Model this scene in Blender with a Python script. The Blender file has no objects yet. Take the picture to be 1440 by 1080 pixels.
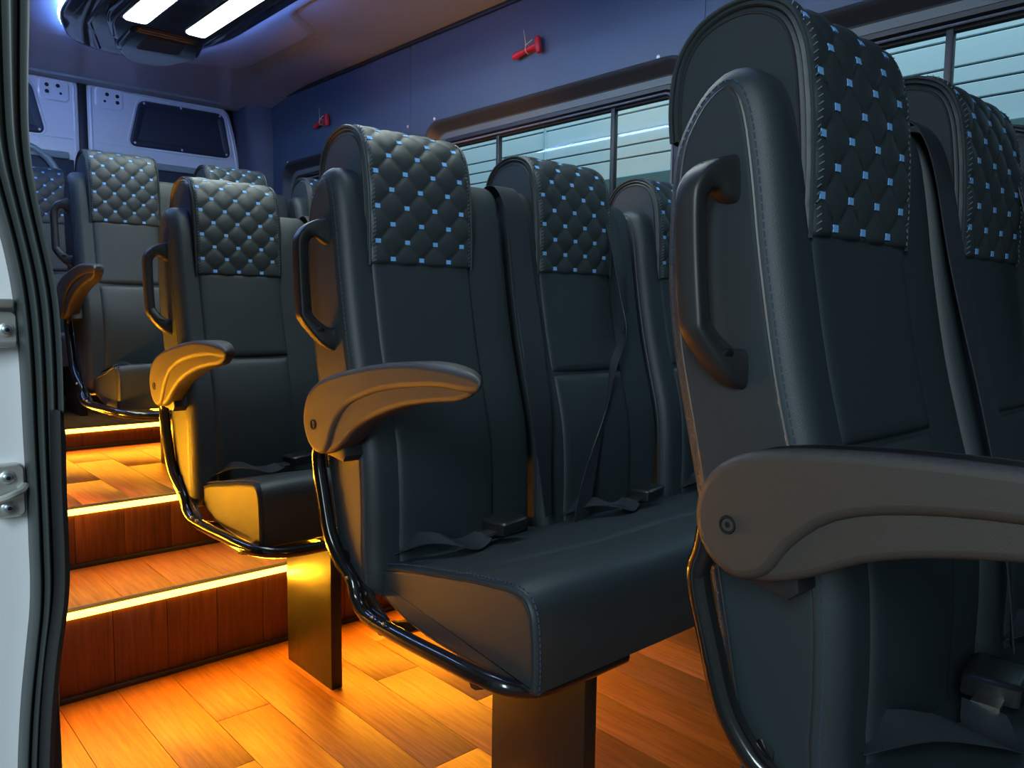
import bpy, bmesh, math, random
from mathutils import Vector, Matrix
random.seed(7)
SC = bpy.context.scene
COL = SC.collection
PI = math.pi

# ------------------------------------------------------------------ camera, world, light, exposure
cam_d = bpy.data.cameras.new('camera')
cam = bpy.data.objects.new('camera', cam_d)
COL.objects.link(cam)
PITCH, ROLL, YAW = -0.0948, 0.0125, 0.7317
CAM = Vector((-0.1614, 0.0, 0.797))
fw = Vector((math.sin(YAW)*math.cos(PITCH), math.cos(YAW)*math.cos(PITCH), math.sin(PITCH)))
rt = Vector((math.cos(YAW), -math.sin(YAW), 0))
up = rt.cross(fw)
rt2 = rt*math.cos(ROLL) + up*math.sin(ROLL)
up2 = -rt*math.sin(ROLL) + up*math.cos(ROLL)
cam.matrix_world = Matrix(((rt2.x, up2.x, -fw.x, CAM.x), (rt2.y, up2.y, -fw.y, CAM.y), (rt2.z, up2.z, -fw.z, CAM.z), (0, 0, 0, 1)))
cam_d.sensor_width = 36
cam_d.lens = 36*1115.28/1440
cam_d.clip_start = 0.02
SC.camera = cam
SC.view_settings.view_transform = 'Standard'
SC.view_settings.look = 'None'
SC.view_settings.gamma = 1
SC.view_settings.use_curve_mapping = False
SC.view_settings.exposure = 0.0

w = bpy.data.worlds.new('world')
SC.world = w
w.use_nodes = True
bg = w.node_tree.nodes['Background']
bg.inputs[0].default_value = (0.55, 0.74, 0.80, 1)
bg.inputs[1].default_value = 0.24


def area(name, loc, target, sx, sy, col, power, spread=PI):
    d = bpy.data.lights.new(name, 'AREA')
    d.shape = 'RECTANGLE'
    d.size, d.size_y = sx, sy
    d.color = col
    d.energy = power
    d.spread = spread
    o = bpy.data.objects.new(name, d)
    COL.objects.link(o)
    o.location = loc
    o.rotation_euler = (Vector(target)-Vector(loc)).to_track_quat('-Z', 'Y').to_euler()
    return o


# fill light added outside the far side of the van to brighten the shutter
area('outside_fill_light', (2.5, 1.8, 3.4), (3.3, 1.8, 1.2), 6.0, 0.4, (0.66, 0.88, 1.0), 115)
# added area light for the light coming in through the open side door
area('outside_fill_light', (-1.9, -0.8, 1.9), (0.2, 0.9, 0.6), 0.5, 1.6, (0.74, 0.91, 1.0), 54)


AMB = (1.0, 0.37, 0.012)
# the light the amber step strips throw forwards and down onto the floor and treads
for (y_, z_, p_) in ((1.900, 0.105, 18), (2.222, 0.262, 3.5), (3.130, 0.340, 5.5)):
    area('step_strip_light', (0.88, y_, z_), (0.88, y_-1, z_-0.30), 1.70, 0.012, AMB, p_, math.radians(150))
# amber strip on the near wall beside the steps, lighting the aisle side of the seats
area('side_strip_light', (0.012, 2.05, 0.34), (1.0, 1.80, 0.62), 0.9, 0.015, AMB, 20, math.radians(115))


# ------------------------------------------------------------------ materials
def mat(name, col, rough=0.5, metal=0.0, bump=0.0, bscale=400, emit=None, estr=0, coat=0, spec=0.5, mottle=0.0, mscale=8):
    m = bpy.data.materials.new(name)
    m.use_nodes = True
    nt = m.node_tree
    b = nt.nodes['Principled BSDF']
    b.inputs['Base Color'].default_value = (*col, 1)
    b.inputs['Roughness'].default_value = rough
    b.inputs['Metallic'].default_value = metal
    b.inputs['Specular IOR Level'].default_value = spec
    if coat:
        b.inputs['Coat Weight'].default_value = coat
        b.inputs['Coat Roughness'].default_value = 0.05
    if emit:
        b.inputs['Emission Color'].default_value = (*emit, 1)
        b.inputs['Emission Strength'].default_value = estr
    tc = nt.nodes.new('ShaderNodeTexCoord')
    if bump:
        n = nt.nodes.new('ShaderNodeTexNoise')
        n.inputs['Scale'].default_value = bscale
        n.inputs['Detail'].default_value = 3
        bp = nt.nodes.new('ShaderNodeBump')
        bp.inputs['Strength'].default_value = bump
        bp.inputs['Distance'].default_value = 0.001
        nt.links.new(tc.outputs['Object'], n.inputs['Vector'])
        nt.links.new(n.outputs[0], bp.inputs['Height'])
        nt.links.new(bp.outputs[0], b.inputs['Normal'])
    if mottle:
        n = nt.nodes.new('ShaderNodeTexNoise')
        n.inputs['Scale'].default_value = mscale
        n.inputs['Detail'].default_value = 4
        mr = nt.nodes.new('ShaderNodeMapRange')
        mr.inputs[3].default_value = rough-mottle
        mr.inputs[4].default_value = rough+mottle
        nt.links.new(tc.outputs['Object'], n.inputs['Vector'])
        nt.links.new(n.outputs[0], mr.inputs[0])
        nt.links.new(mr.outputs[0], b.inputs['Roughness'])
    return m


def wood_mat(name, c1, c2, rough):
    m = bpy.data.materials.new(name)
    m.use_nodes = True
    nt = m.node_tree
    L = nt.links
    b = nt.nodes['Principled BSDF']
    tc = nt.nodes.new('ShaderNodeTexCoord')
    oi = nt.nodes.new('ShaderNodeObjectInfo')
    mp = nt.nodes.new('ShaderNodeMapping')
    mp.inputs['Scale'].default_value = (60, 3.0, 60)
    cx = nt.nodes.new('ShaderNodeCombineXYZ')
    ml = nt.nodes.new('ShaderNodeMath')
    ml.operation = 'MULTIPLY'
    ml.inputs[1].default_value = 37
    L.new(oi.outputs['Random'], ml.inputs[0])
    for i in range(3):
        L.new(ml.outputs[0], cx.inputs[i])
    L.new(cx.outputs[0], mp.inputs['Location'])
    L.new(tc.outputs['Object'], mp.inputs['Vector'])
    n = nt.nodes.new('ShaderNodeTexNoise')
    n.inputs['Scale'].default_value = 2.2
    n.inputs['Detail'].default_value = 6
    n.inputs['Roughness'].default_value = 0.65
    L.new(mp.outputs[0], n.inputs['Vector'])
    r = nt.nodes.new('ShaderNodeValToRGB')
    r.color_ramp.elements[0].position = 0.32
    r.color_ramp.elements[1].position = 0.68
    r.color_ramp.elements[0].color = (*c1, 1)
    r.color_ramp.elements[1].color = (*c2, 1)
    L.new(n.outputs[0], r.inputs[0])
    hs = nt.nodes.new('ShaderNodeHueSaturation')
    mr = nt.nodes.new('ShaderNodeMapRange')
    mr.inputs[3].default_value = 0.88
    mr.inputs[4].default_value = 1.10
    L.new(oi.outputs['Random'], mr.inputs[0])
    L.new(mr.outputs[0], hs.inputs['Value'])
    L.new(r.outputs[0], hs.inputs['Color'])
    L.new(hs.outputs[0], b.inputs['Base Color'])
    b.inputs['Roughness'].default_value = rough
    b.inputs['Specular IOR Level'].default_value = 0.3
    bp = nt.nodes.new('ShaderNodeBump')
    bp.inputs['Strength'].default_value = 0.25
    bp.inputs['Distance'].default_value = 0.0008
    L.new(n.outputs[0], bp.inputs['Height'])
    L.new(bp.outputs[0], b.inputs['Normal'])
    return m


LEATHER = mat('black_leather', (0.021, 0.033, 0.039), 0.50, bump=0.25, bscale=900)
LEATHER2 = mat('quilted_leather', (0.030, 0.042, 0.046), 0.48, bump=0.2, bscale=900)
PIPING = mat('piping_leather', (0.02, 0.022, 0.025), 0.4)
STITCH = mat('slate_blue_thread', (0.030, 0.045, 0.085), 0.7)
THREAD = mat('grey_thread', (0.14, 0.19, 0.24), 0.6)
KNOT = mat('sky_blue_thread', (0.20, 0.50, 0.95), 0.6)
PLASTIC = mat('grained_plastic', (0.050, 0.047, 0.041), 0.45, bump=0.5, bscale=1400)
PLASTIC_S = mat('smooth_plastic', (0.018, 0.020, 0.022), 0.42)
STEEL = mat('gloss_black_steel', (0.008, 0.008, 0.009), 0.18, coat=0.6)
PEDM = mat('satin_black_steel', (0.014, 0.013, 0.012), 0.33, metal=0.0, mottle=0.1, mscale=60)
HOLE = mat('dark_recess', (0.002, 0.002, 0.002), 0.6)
SCREW = mat('screw_steel', (0.45, 0.42, 0.38), 0.3, metal=1)
WHITE_CAP = mat('white_cap', (0.75, 0.78, 0.85), 0.4)
BELT = mat('belt_webbing', (0.020, 0.026, 0.034), 0.45, bump=0.5, bscale=700)
BUCKLE = mat('buckle_plastic', (0.012, 0.014, 0.015), 0.3)
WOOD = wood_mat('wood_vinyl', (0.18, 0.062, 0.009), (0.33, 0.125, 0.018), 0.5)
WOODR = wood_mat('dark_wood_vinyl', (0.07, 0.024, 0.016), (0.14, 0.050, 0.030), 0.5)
UNDER = mat('subfloor', (0.03, 0.018, 0.01), 0.8)
BLACKTRIM = mat('black_trim', (0.012, 0.011, 0.011), 0.45)
AMBER = mat('amber_led', (0.9, 0.6, 0.3), 0.4, emit=(1.0, 0.42, 0.034), estr=16)
AMBER2 = mat('amber_led_under_seat', (0.9, 0.6, 0.3), 0.4, emit=(1.0, 0.38, 0.006), estr=62)
BLUELED = mat('blue_led', (0.1, 0.15, 0.9), 0.4, emit=(0.15, 0.32, 1.0), estr=48)
LAMPW = mat('white_led_panel', (0.9, 0.9, 0.85), 0.4, emit=(0.84, 1.0, 0.93), estr=15)
WALLM = mat('navy_wall_vinyl', (0.055, 0.085, 0.13), 0.45, bump=0.6, bscale=260)
WALLREC = mat('window_reveal', (0.035, 0.038, 0.042), 0.45)
SEALG = mat('olive_grey_flange', (0.10, 0.12, 0.11), 0.45)
RUBBER = mat('rubber_seal', (0.045, 0.055, 0.056), 0.42)
CEIL = mat('headliner', (0.34, 0.40, 0.46), 0.30)
GLOSS = mat('gloss_black_console', (0.010, 0.012, 0.020), 0.10, coat=0.5, mottle=0.06, mscale=6)
PAINT = mat('white_paint', (0.82, 0.84, 0.86), 0.35)
PAINTG = mat('grey_green_trim', (0.28, 0.34, 0.34), 0.45)
PANEL = mat('dark_cover_panel', (0.030, 0.036, 0.055), 0.5)
RED = mat('red_plastic', (0.55, 0.02, 0.035), 0.35)
TIE = mat('cream_tie', (0.75, 0.62, 0.35), 0.5)
SHUT = mat('shutter_paint', (0.74, 0.84, 0.90), 0.9, spec=0.1)
SHUTG = mat('shutter_joint', (0.05, 0.08, 0.09), 0.7)
TEAL = mat('teal_wall_paint', (0.07, 0.13, 0.14), 0.6)
CONC = mat('concrete', (0.18, 0.19, 0.19), 0.8, bump=0.3, bscale=60)
ZINC = mat('zinc_plate', (0.62, 0.64, 0.62), 0.35, metal=0.7)
GLASS = bpy.data.materials.new('tinted_glass')
GLASS.use_nodes = True
_n = GLASS.node_tree
_n.nodes.clear()
_o = _n.nodes.new('ShaderNodeOutputMaterial')
_t = _n.nodes.new('ShaderNodeBsdfTransparent')
_t.inputs[0].default_value = (0.86, 0.96, 0.97, 1)
_g = _n.nodes.new('ShaderNodeBsdfGlossy')
_g.inputs['Roughness'].default_value = 0.02
_m = _n.nodes.new('ShaderNodeMixShader')
_l = _n.nodes.new('ShaderNodeLayerWeight')
_l.inputs[0].default_value = 0.5
_p = _n.nodes.new('ShaderNodeMath')
_p.operation = 'POWER'
_p.inputs[1].default_value = 4
_n.links.new(_l.outputs['Facing'], _p.inputs[0])
_f = _n.nodes.new('ShaderNodeMath')
_f.operation = 'MULTIPLY_ADD'
_f.inputs[1].default_value = 0.25
_f.inputs[2].default_value = 0.012
_n.links.new(_p.outputs[0], _f.inputs[0])
_n.links.new(_f.outputs[0], _m.inputs[0])
_n.links.new(_t.outputs[0], _m.inputs[1])
_n.links.new(_g.outputs[0], _m.inputs[2])
_n.links.new(_m.outputs[0], _o.inputs[0])


# ------------------------------------------------------------------ mesh helpers
class MB:
    def __init__(s):
        s.v, s.f = [], []

    def add(s, v, f):
        o = len(s.v)
        s.v += [tuple(p) for p in v]
        s.f += [tuple(i+o for i in q) for q in f]
        return s

    def mesh(s, name, m, sharp=40, off=(0, 0, 0)):
        me = bpy.data.meshes.new(name)
        me.from_pydata([(a-off[0], b-off[1], c-off[2]) for a, b, c in s.v], [], s.f)
        bm = bmesh.new()
        bm.from_mesh(me)
        bmesh.ops.recalc_face_normals(bm, faces=bm.faces)
        bm.to_mesh(me)
        bm.free()
        me.materials.append(m)
        for p in me.polygons:
            p.use_smooth = True
        me.set_sharp_from_angle(angle=math.radians(sharp))
        for p in me.polygons:
            if len(p.vertices) > 12:
                p.use_smooth = False
        me.update()
        return me


def link(name, me, parent=None, loc=(0, 0, 0)):
    o = bpy.data.objects.new(name, me)
    COL.objects.link(o)
    o.location = loc
    if parent:
        o.parent = parent
    return o


def obj(name, mb, m, parent=None, sharp=40):
    return link(name, mb.mesh(name, m, sharp), parent)


def empty(name, loc, label=None, cat=None, group=None):
    o = bpy.data.objects.new(name, None)
    o.empty_display_size = 0.05
    COL.objects.link(o)
    o.location = loc
    tag(o, label, cat, group)
    return o


def tag(o, label=None, cat=None, group=None, kind=None):
    if label:
        o['label'] = label
    if cat:
        o['category'] = cat
    if group:
        o['group'] = group
    if kind:
        o['kind'] = kind
    return o


def struct(name, mb, m, parent=None, label=None):
    o = obj(name, mb, m, parent)
    if parent is None:
        o['kind'] = 'structure'
    if label:
        o['label'] = label
    return o


def catmull(pts, n=5, closed=True):
    P = [Vector(p) for p in pts]
    N = len(P)
    out = []
    rng = range(N) if closed else range(N-1)
    for i in rng:
        if closed:
            a, b, c, d = P[(i-1) % N], P[i], P[(i+1) % N], P[(i+2) % N]
        else:
            a, b, c, d = P[max(i-1, 0)], P[i], P[i+1], P[min(i+2, N-1)]
        for k in range(n):
            t = k/n
            out.append(0.5*((2*b) + (c-a)*t + (2*a-5*b+4*c-d)*t*t + (3*b-3*c+d-a)*t**3))
    if not closed:
        out.append(P[-1])
    return out


def inset(P, r):
    """2D closed profile (CCW in its plane) moved inwards by r."""
    N = len(P)
    area_ = sum(P[i].x*P[(i+1) % N].y-P[(i+1) % N].x*P[i].y for i in range(N))
    s = 1 if area_ > 0 else -1
    out = []
    for i in range(N):
        t = (P[(i+1) % N]-P[i-1])
        if t.length < 1e-9:
            out.append(P[i].copy())
            continue
        t.normalize()
        out.append(P[i] + Vector((-t.y, t.x))*r*s)
    # collapse segments that turned over in tight corners, so the ring never crosses itself
    for _ in range(12):
        bad = [i for i in range(N) if (out[(i+1) % N]-out[i]).dot(P[(i+1) % N]-P[i]) < -1e-12]
        if not bad:
            break
        for i in bad:
            mid = (out[i]+out[(i+1) % N])/2
            out[i] = mid.copy()
            out[(i+1) % N] = mid.copy()
    return out


def extr(prof, x0, x1, r=0.01, seg=4, nx=1, disp=None, dome=0.0):
    """Extrude a (y,z) profile along x with rounded end edges."""
    P = [Vector((p[0], p[1])) for p in prof]
    N = len(P)
    st = []
    for t in range(seg+1):
        a = t/seg*PI/2
        st.append((x0+r*(1-math.cos(a)), r*(1-math.sin(a))))
    for k in range(1, nx):
        st.append((x0+r+(x1-x0-2*r)*k/nx, 0))
    for t in range(seg+1):
        a = (1-t/seg)*PI/2
        st.append((x1-r*(1-math.cos(a)), r*(1-math.sin(a))))
    mb = MB()
    V = []
    for x, ins in st:
        Q = inset(P, ins) if ins > 1e-6 else P
        for q in Q:
            p = (x, q.x, q.y)
            V.append(disp(*p) if disp else p)
    F = []
    for k in range(len(st)-1):
        for i in range(N):
            j = (i+1) % N
            F.append((k*N+i, k*N+j, (k+1)*N+j, (k+1)*N+i))
    F.append(tuple(range(N)))
    F.append(tuple(reversed([(len(st)-1)*N+i for i in range(N)])))
    mb.add(V, F)
    return mb


def tube(mb, pts, r, n=8, closed=False, rad2=None, upv=None):
    P = [Vector(p) for p in pts]
    N = len(P)
    V, F = [], []
    prev = None
    for i in range(N):
        if closed:
            t = P[(i+1) % N]-P[i-1]
        else:
            t = P[min(i+1, N-1)]-P[max(i-1, 0)]
        t.normalize()
        if upv is not None:
            u = Vector(upv)
            u = u - t*u.dot(t)
        elif prev is None:
            u = Vector((0, 0, 1)) if abs(t.z) < 0.9 else Vector((1, 0, 0))
            u = u - t*u.dot(t)
        else:
            u = prev - t*prev.dot(t)
        if u.length < 1e-6:
            u = Vector((1, 0, 0))
        u.normalize()
        prev = u
        s = t.cross(u)
        rr = r[i] if isinstance(r, (list, tuple)) else r
        r2 = rr if rad2 is None else rad2
        for k in range(n):
            a = 2*PI*(k+0.5)/n
            V.append(P[i]+u*math.cos(a)*rr+s*math.sin(a)*r2)
    M = N if closed else N-1
    for i in range(M):
        for k in range(n):
            a, b = i*n+k, i*n+(k+1) % n
            c, d = ((i+1) % N)*n+(k+1) % n, ((i+1) % N)*n+k
            F.append((a, b, c, d))
    if not closed:
        F.append(tuple(reversed(range(n))))
        F.append(tuple((N-1)*n+k for k in range(n)))
    mb.add(V, F)
    return mb


def bar(mb, pts, bvec, hb, hw, n=16):
    """squarish bar along pts: half thickness hb along bvec, half width hw[i] across"""
    P = [Vector(p) for p in pts]
    B = Vector(bvec).normalized()
    R_ = []
    for i in range(len(P)):
        t = (P[min(i+1, len(P)-1)]-P[max(i-1, 0)]).normalized()
        u = (B-t*B.dot(t)).normalized()
        q = t.cross(u)
        ring = []
        for k in range(n):
            a = 2*PI*k/n
            ca, sa = math.cos(a), math.sin(a)
            ca = math.copysign(abs(ca)**0.5, ca)
            sa = math.copysign(abs(sa)**0.5, sa)
            ring.append(P[i]+u*ca*hb+q*sa*hw[i])
        R_.append(ring)
    return rings(mb, R_)


def box(mb, a, b, bev=0.0):
    x0, y0, z0 = a
    x1, y1, z1 = b
    if bev <= 0:
        V = [(x, y, z) for x in (x0, x1) for y in (y0, y1) for z in (z0, z1)]
        F = [(0, 1, 3, 2), (4, 6, 7, 5), (0, 4, 5, 1), (2, 3, 7, 6), (0, 2, 6, 4), (1, 5, 7, 3)]
        mb.add(V, F)
        return mb
    bm = bmesh.new()
    bmesh.ops.create_cube(bm, size=1)
    for v in bm.verts:
        v.co = Vector(((x0+x1)/2+v.co.x*(x1-x0), (y0+y1)/2+v.co.y*(y1-y0), (z0+z1)/2+v.co.z*(z1-z0)))
    bmesh.ops.bevel(bm, geom=list(bm.edges), offset=bev, segments=2, affect='EDGES', profile=0.5)
    bm.verts.index_update()
    mb.add([v.co[:] for v in bm.verts], [[v.index for v in f.verts] for f in bm.faces])
    bm.free()
    return mb


def obox(mb, c, ax, ay, az, bev=0):
    """oriented box: centre, three half-extent vectors"""
    t = MB()
    box(t, (-1, -1, -1), (1, 1, 1), 0) if not bev else box(t, (-1, -1, -1), (1, 1, 1), bev)
    c, ax, ay, az = Vector(c), Vector(ax), Vector(ay), Vector(az)
    mb.add([c+ax*p[0]+ay*p[1]+az*p[2] for p in t.v], t.f)
    return mb


def disc(mb, c, nrm, r, h, n=16, dome=0.5):
    """domed button of radius r and height h at c, facing nrm"""
    c, nn = Vector(c), Vector(nrm).normalized()
    u = nn.orthogonal().normalized()
    s = nn.cross(u)
    V, F = [], []
    for rr, hh in ((r, 0), (r, h*0.5), (r*0.75, h*0.85), (r*0.35, h)):
        for k in range(n):
            a = 2*PI*k/n
            V.append(c+u*math.cos(a)*rr+s*math.sin(a)*rr+nn*hh)
    for q in range(3):
        for k in range(n):
            F.append((q*n+k, q*n+(k+1) % n, (q+1)*n+(k+1) % n, (q+1)*n+k))
    F.append(tuple(3*n+k for k in range(n)))
    F.append(tuple(reversed(range(n))))
    mb.add(V, F)
    return mb


def ribbon(mb, pts, wv, th=0.0016, n=4):
    """flat strap: centre points and half-width vectors"""
    P = catmull(pts, n, False)
    W = catmull(wv, n, False)
    V, F = [], []
    N = len(P)
    for i in range(N):
        t = (P[min(i+1, N-1)]-P[max(i-1, 0)]).normalized()
        nr = t.cross(W[i])
        nr = nr.normalized() if nr.length > 1e-9 else Vector((0, 0, 1))
        for a, b in ((-1, -1), (-.5, -1.1), (.5, -1.1), (1, -1), (1, 1), (.5, 1.1), (-.5, 1.1), (-1, 1)):
            V.append(P[i]+W[i]*a+nr*th*0.5*b)
    for i in range(N-1):
        for k in range(8):
            F.append((i*8+k, i*8+(k+1) % 8, (i+1)*8+(k+1) % 8, (i+1)*8+k))
    F.append(tuple(reversed(range(8))))
    F.append(tuple((N-1)*8+k for k in range(8)))
    mb.add(V, F)
    return mb


def rrect(x0, x1, z0, z1, r, n=6):
    """rounded rectangle in 2D, CCW"""
    out = []
    for cx, cz, a0 in ((x1-r, z0+r, -PI/2), (x1-r, z1-r, 0), (x0+r, z1-r, PI/2), (x0+r, z0+r, PI)):
        for k in range(n+1):
            a = a0+PI/2*k/n
            out.append(Vector((cx+math.cos(a)*r, cz+math.sin(a)*r)))
    return out


def round_poly(pts, r, n=5):
    P = [Vector(p) for p in pts]
    N = len(P)
    out = []
    for i in range(N):
        a, b, c = P[i-1], P[i], P[(i+1) % N]
        d1, d2 = (a-b), (c-b)
        rr = min(r, d1.length*0.45, d2.length*0.45)
        p1, p2 = b+d1.normalized()*rr, b+d2.normalized()*rr
        for k in range(n+1):
            t = k/n
            out.append(p1*(1-t)**2+b*2*t*(1-t)+p2*t*t)
    return out


def rings(mb, ring_list, closed_ends=(True, True)):
    """stack of equal-length closed rings of 3D points"""
    n = len(ring_list[0])
    V = [p for R in ring_list for p in R]
    F = []
    for q in range(len(ring_list)-1):
        for k in range(n):
            F.append((q*n+k, q*n+(k+1) % n, (q+1)*n+(k+1) % n, (q+1)*n+k))
    if closed_ends[0]:
        F.append(tuple(reversed(range(n))))
    if closed_ends[1]:
        F.append(tuple((len(ring_list)-1)*n+k for k in range(n)))
    mb.add(V, F)
    return mb


# ================================================================== STRUCTURE
ZF = -0.09           # main floor level
WX = 1.797           # far wall face
YR = 4.30            # rear doors
Y1, Y2, Y3 = 1.914, 2.233, 3.141     # step risers
Z1, Z2, Z3 = 0.114, 0.2706, 0.3485   # treads

# ---- floor and steps
mb = MB()
box(mb, (0.0, -1.6, ZF-0.06), (1.80, Y1+0.02, ZF-0.003))
floor = struct('floor', mb, UNDER, label='wood-look vinyl van floor rising in three lit steps')


def plank_mesh(wd, ln):
    mb = MB()
    box(mb, (-wd/2+0.0006, -ln/2+0.0006, -0.003), (wd/2-0.0006, ln/2-0.0006, 0.0), 0.0005)
    return mb.mesh('plank', WOOD, 60)


PM = {}


def plank(x0, x1, y0, y1, z, parent, riser=False):
    wd = round(x1-x0, 4)
    ln = round(y1-y0, 4)
    key = (wd, ln, riser)
    if key not in PM:
        me = plank_mesh(wd, ln)
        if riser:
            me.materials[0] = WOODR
        PM[key] = me
    return wd, ln, PM[key]


rp = random.Random(3)
xs_ = [0.0+0.12*i-0.022 for i in range(0, 17)]
for i in range(15):
    x0, x1 = max(0.0, xs_[i]), min(1.80, xs_[i+1])
    if x1-x0 < 0.03:
        continue
    y = -1.2 - 0.13*((i*5) % 7)
    while y < Y1:
        ln = rp.choice((0.42, 0.6, 0.78))
        y0, y1 = max(y, -1.6), min(y+ln, Y1)
        if Y1-y1 < 0.06:
            y1 = Y1
        if y1-y0 > 0.01 and y1 > -0.5:
            _, _, me = plank(x0, x1, y0, y1, 0, floor)
            link('plank', me, floor, ((x0+x1)/2, (y0+y1)/2, ZF))
        y = y1 if y1 > y else y+ln


def make_step(y0, y1, zb, zt, x0=0.0, x1=1.80):
    mb = MB()
    box(mb, (x0, y0+0.006, zb-0.02), (x1, y1, zt-0.003))
    st = obj('step', mb, UNDER, floor)
    # riser planks
    n = 0
    for i in range(15):
        a, b = max(x0, 0.098+0.12*(i-1)), min(x1, 0.098+0.12*i)
        if b-a < 0.02:
            continue
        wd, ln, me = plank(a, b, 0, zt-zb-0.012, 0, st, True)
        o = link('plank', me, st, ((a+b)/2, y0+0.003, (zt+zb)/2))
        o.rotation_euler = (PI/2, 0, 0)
        n += 1
    # tread planks
    for i in range(15):
        a, b = max(x0, xs_[i]+0.03), min(x1, xs_[i+1]+0.03)
        if b-a < 0.02:
            continue
        y = y0+0.028
        k = 0
        while y < y1-0.001:
            ln = (0.30, 0.46, 0.62)[(i*2+k) % 3] if y1-y0 > 0.5 else y1-y
            yb = min(y+ln, y1)
            if y1-yb < 0.05:
                yb = y1
            wd, l2, me = plank(a, b, y, yb, 0, st)
            link('plank', me, st, ((a+b)/2, (y+yb)/2, zt))
            y = yb
            k += 1
    # nosing, light strip, bottom trim
    mb = MB()
    box(mb, (x0, y0+0.007, zt-0.003), (x1, y0+0.012, zt+0.003), 0.001)
    box(mb, (x0, y0+0.016, zt-0.003), (x1, y0+0.027, zt+0.0025), 0.001)
    obj('nosing', mb, BLACKTRIM, st)
    mb = MB()
    box(mb, (x0+0.01, y0-0.0015, zt-0.016), (x1-0.01, y0+0.006, zt-0.002), 0.0008)
    o = obj('led_strip', mb, AMBER, st)
    o['label'] = 'glowing amber light strip under the step edge'
    mb = MB()
    box(mb, (x0, y0-0.007, zb-0.001), (x1, y0, zb+0.012), 0.002)
    obj('edge_trim', mb, BLACKTRIM, st)
    return st


make_step(Y1, Y2+0.02, ZF, Z1)
make_step(Y2, Y3+0.02, Z1, Z2)
make_step(Y3, YR, Z2, Z3)

mb = MB()
box(mb, (0.001, 1.60, 0.332), (0.008, 2.50, 0.348), 0.001)
o = obj('side_light_strip', mb, AMBER, floor)
o['label'] = 'amber light strip on the near side wall beside the steps'

# ---- far wall with recessed windows
WT = 1.90
wins = [(0.10, 1.30), (1.425, 2.73), (2.90, 4.02)]
ZW0, ZW1 = 0.90, 1.535


def wall_panel(y0, y1, win, name_y):
    """a wall panel at x=WX with a rounded window cut-out, built as ring to outer rectangle"""
    z0, z1 = ZF, WT
    mb = MB()
    if win is None:
        box(mb, (WX, y0+0.001, z0), (WX+0.012, y1-0.001, z1), 0.0)
        return mb
    hole = rrect(win[0], win[1], ZW0, ZW1, 0.085, 8)
    # outer ring matched by angle
    cy, cz = (win[0]+win[1])/2, (ZW0+ZW1)/2
    ya, yb = y0+0.001, y1-0.001
    V, F = [], []
    N = len(hole)
    outer = []
    for p in hole:
        # project to the outer rectangle along matched side
        q = Vector((p.x, p.y))
        u = (p.x-win[0])/(win[1]-win[0])
        v = (p.y-ZW0)/(ZW1-ZW0)
        outer.append((p, u, v))
    sidep = []
    for p, u, v in outer:
        du, dv = u-0.5, v-0.5
        m_ = max(abs(du), abs(dv))
        u2, v2 = 0.5+du/m_*0.5, 0.5+dv/m_*0.5
        sidep.append((ya+(yb-ya)*u2, z0+(z1-z0)*v2))
    for x in (WX, WX+0.012):
        for i in range(N):
            V.append((x, hole[i].x, hole[i].y))
        for i in range(N):
            V.append((x, sidep[i][0], sidep[i][1]))
    for i in range(N):
        j = (i+1) % N
        F.append((i, j, N+j, N+i))
        F.append((2*N+i, 3*N+i, 3*N+j, 2*N+j))
        F.append((i, 2*N+i, 2*N+j, j))
        F.append((N+i, N+j, 3*N+j, 3*N+i))
    mb.add(V, F)
    return mb


mb = MB()
box(mb, (WX+0.013, -1.6, ZF-0.05), (WX+0.02, YR+0.05, ZW0-0.02))
wall_r = struct('wall_right', mb, BLACKTRIM, label='navy textured side wall with three recessed windows')
for (y0, y1, wn) in ((-1.6, -0.08, None), (-0.08, 1.381, wins[0]), (1.381, 2.84, wins[1]), (2.84, YR, wins[2])):
    o = obj('wall_panel', wall_panel(y0, y1, wn, 0), WALLM, wall_r, 30)
for (y, z) in ((3.021, 1.552), (2.858, 1.556), (2.67, 1.557), (1.543, 1.552), (3.965, 1.547), (1.363, 1.545), (0.2, 1.552)):
    mb = MB()
    disc(mb, (WX, y, z), (-1, 0, 0), 0.0065, 0.004)
    obj('screw_cap', mb, WHITE_CAP, wall_r)
# thin dark strip standing in for the shadow in the wall-ceiling seam
mb = MB()
box(mb, (WX-0.012, -1.6, 1.878), (WX, YR-0.1, 1.8945), 0.003)
obj('seam_shadow', mb, BLACKTRIM, wall_r)

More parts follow.
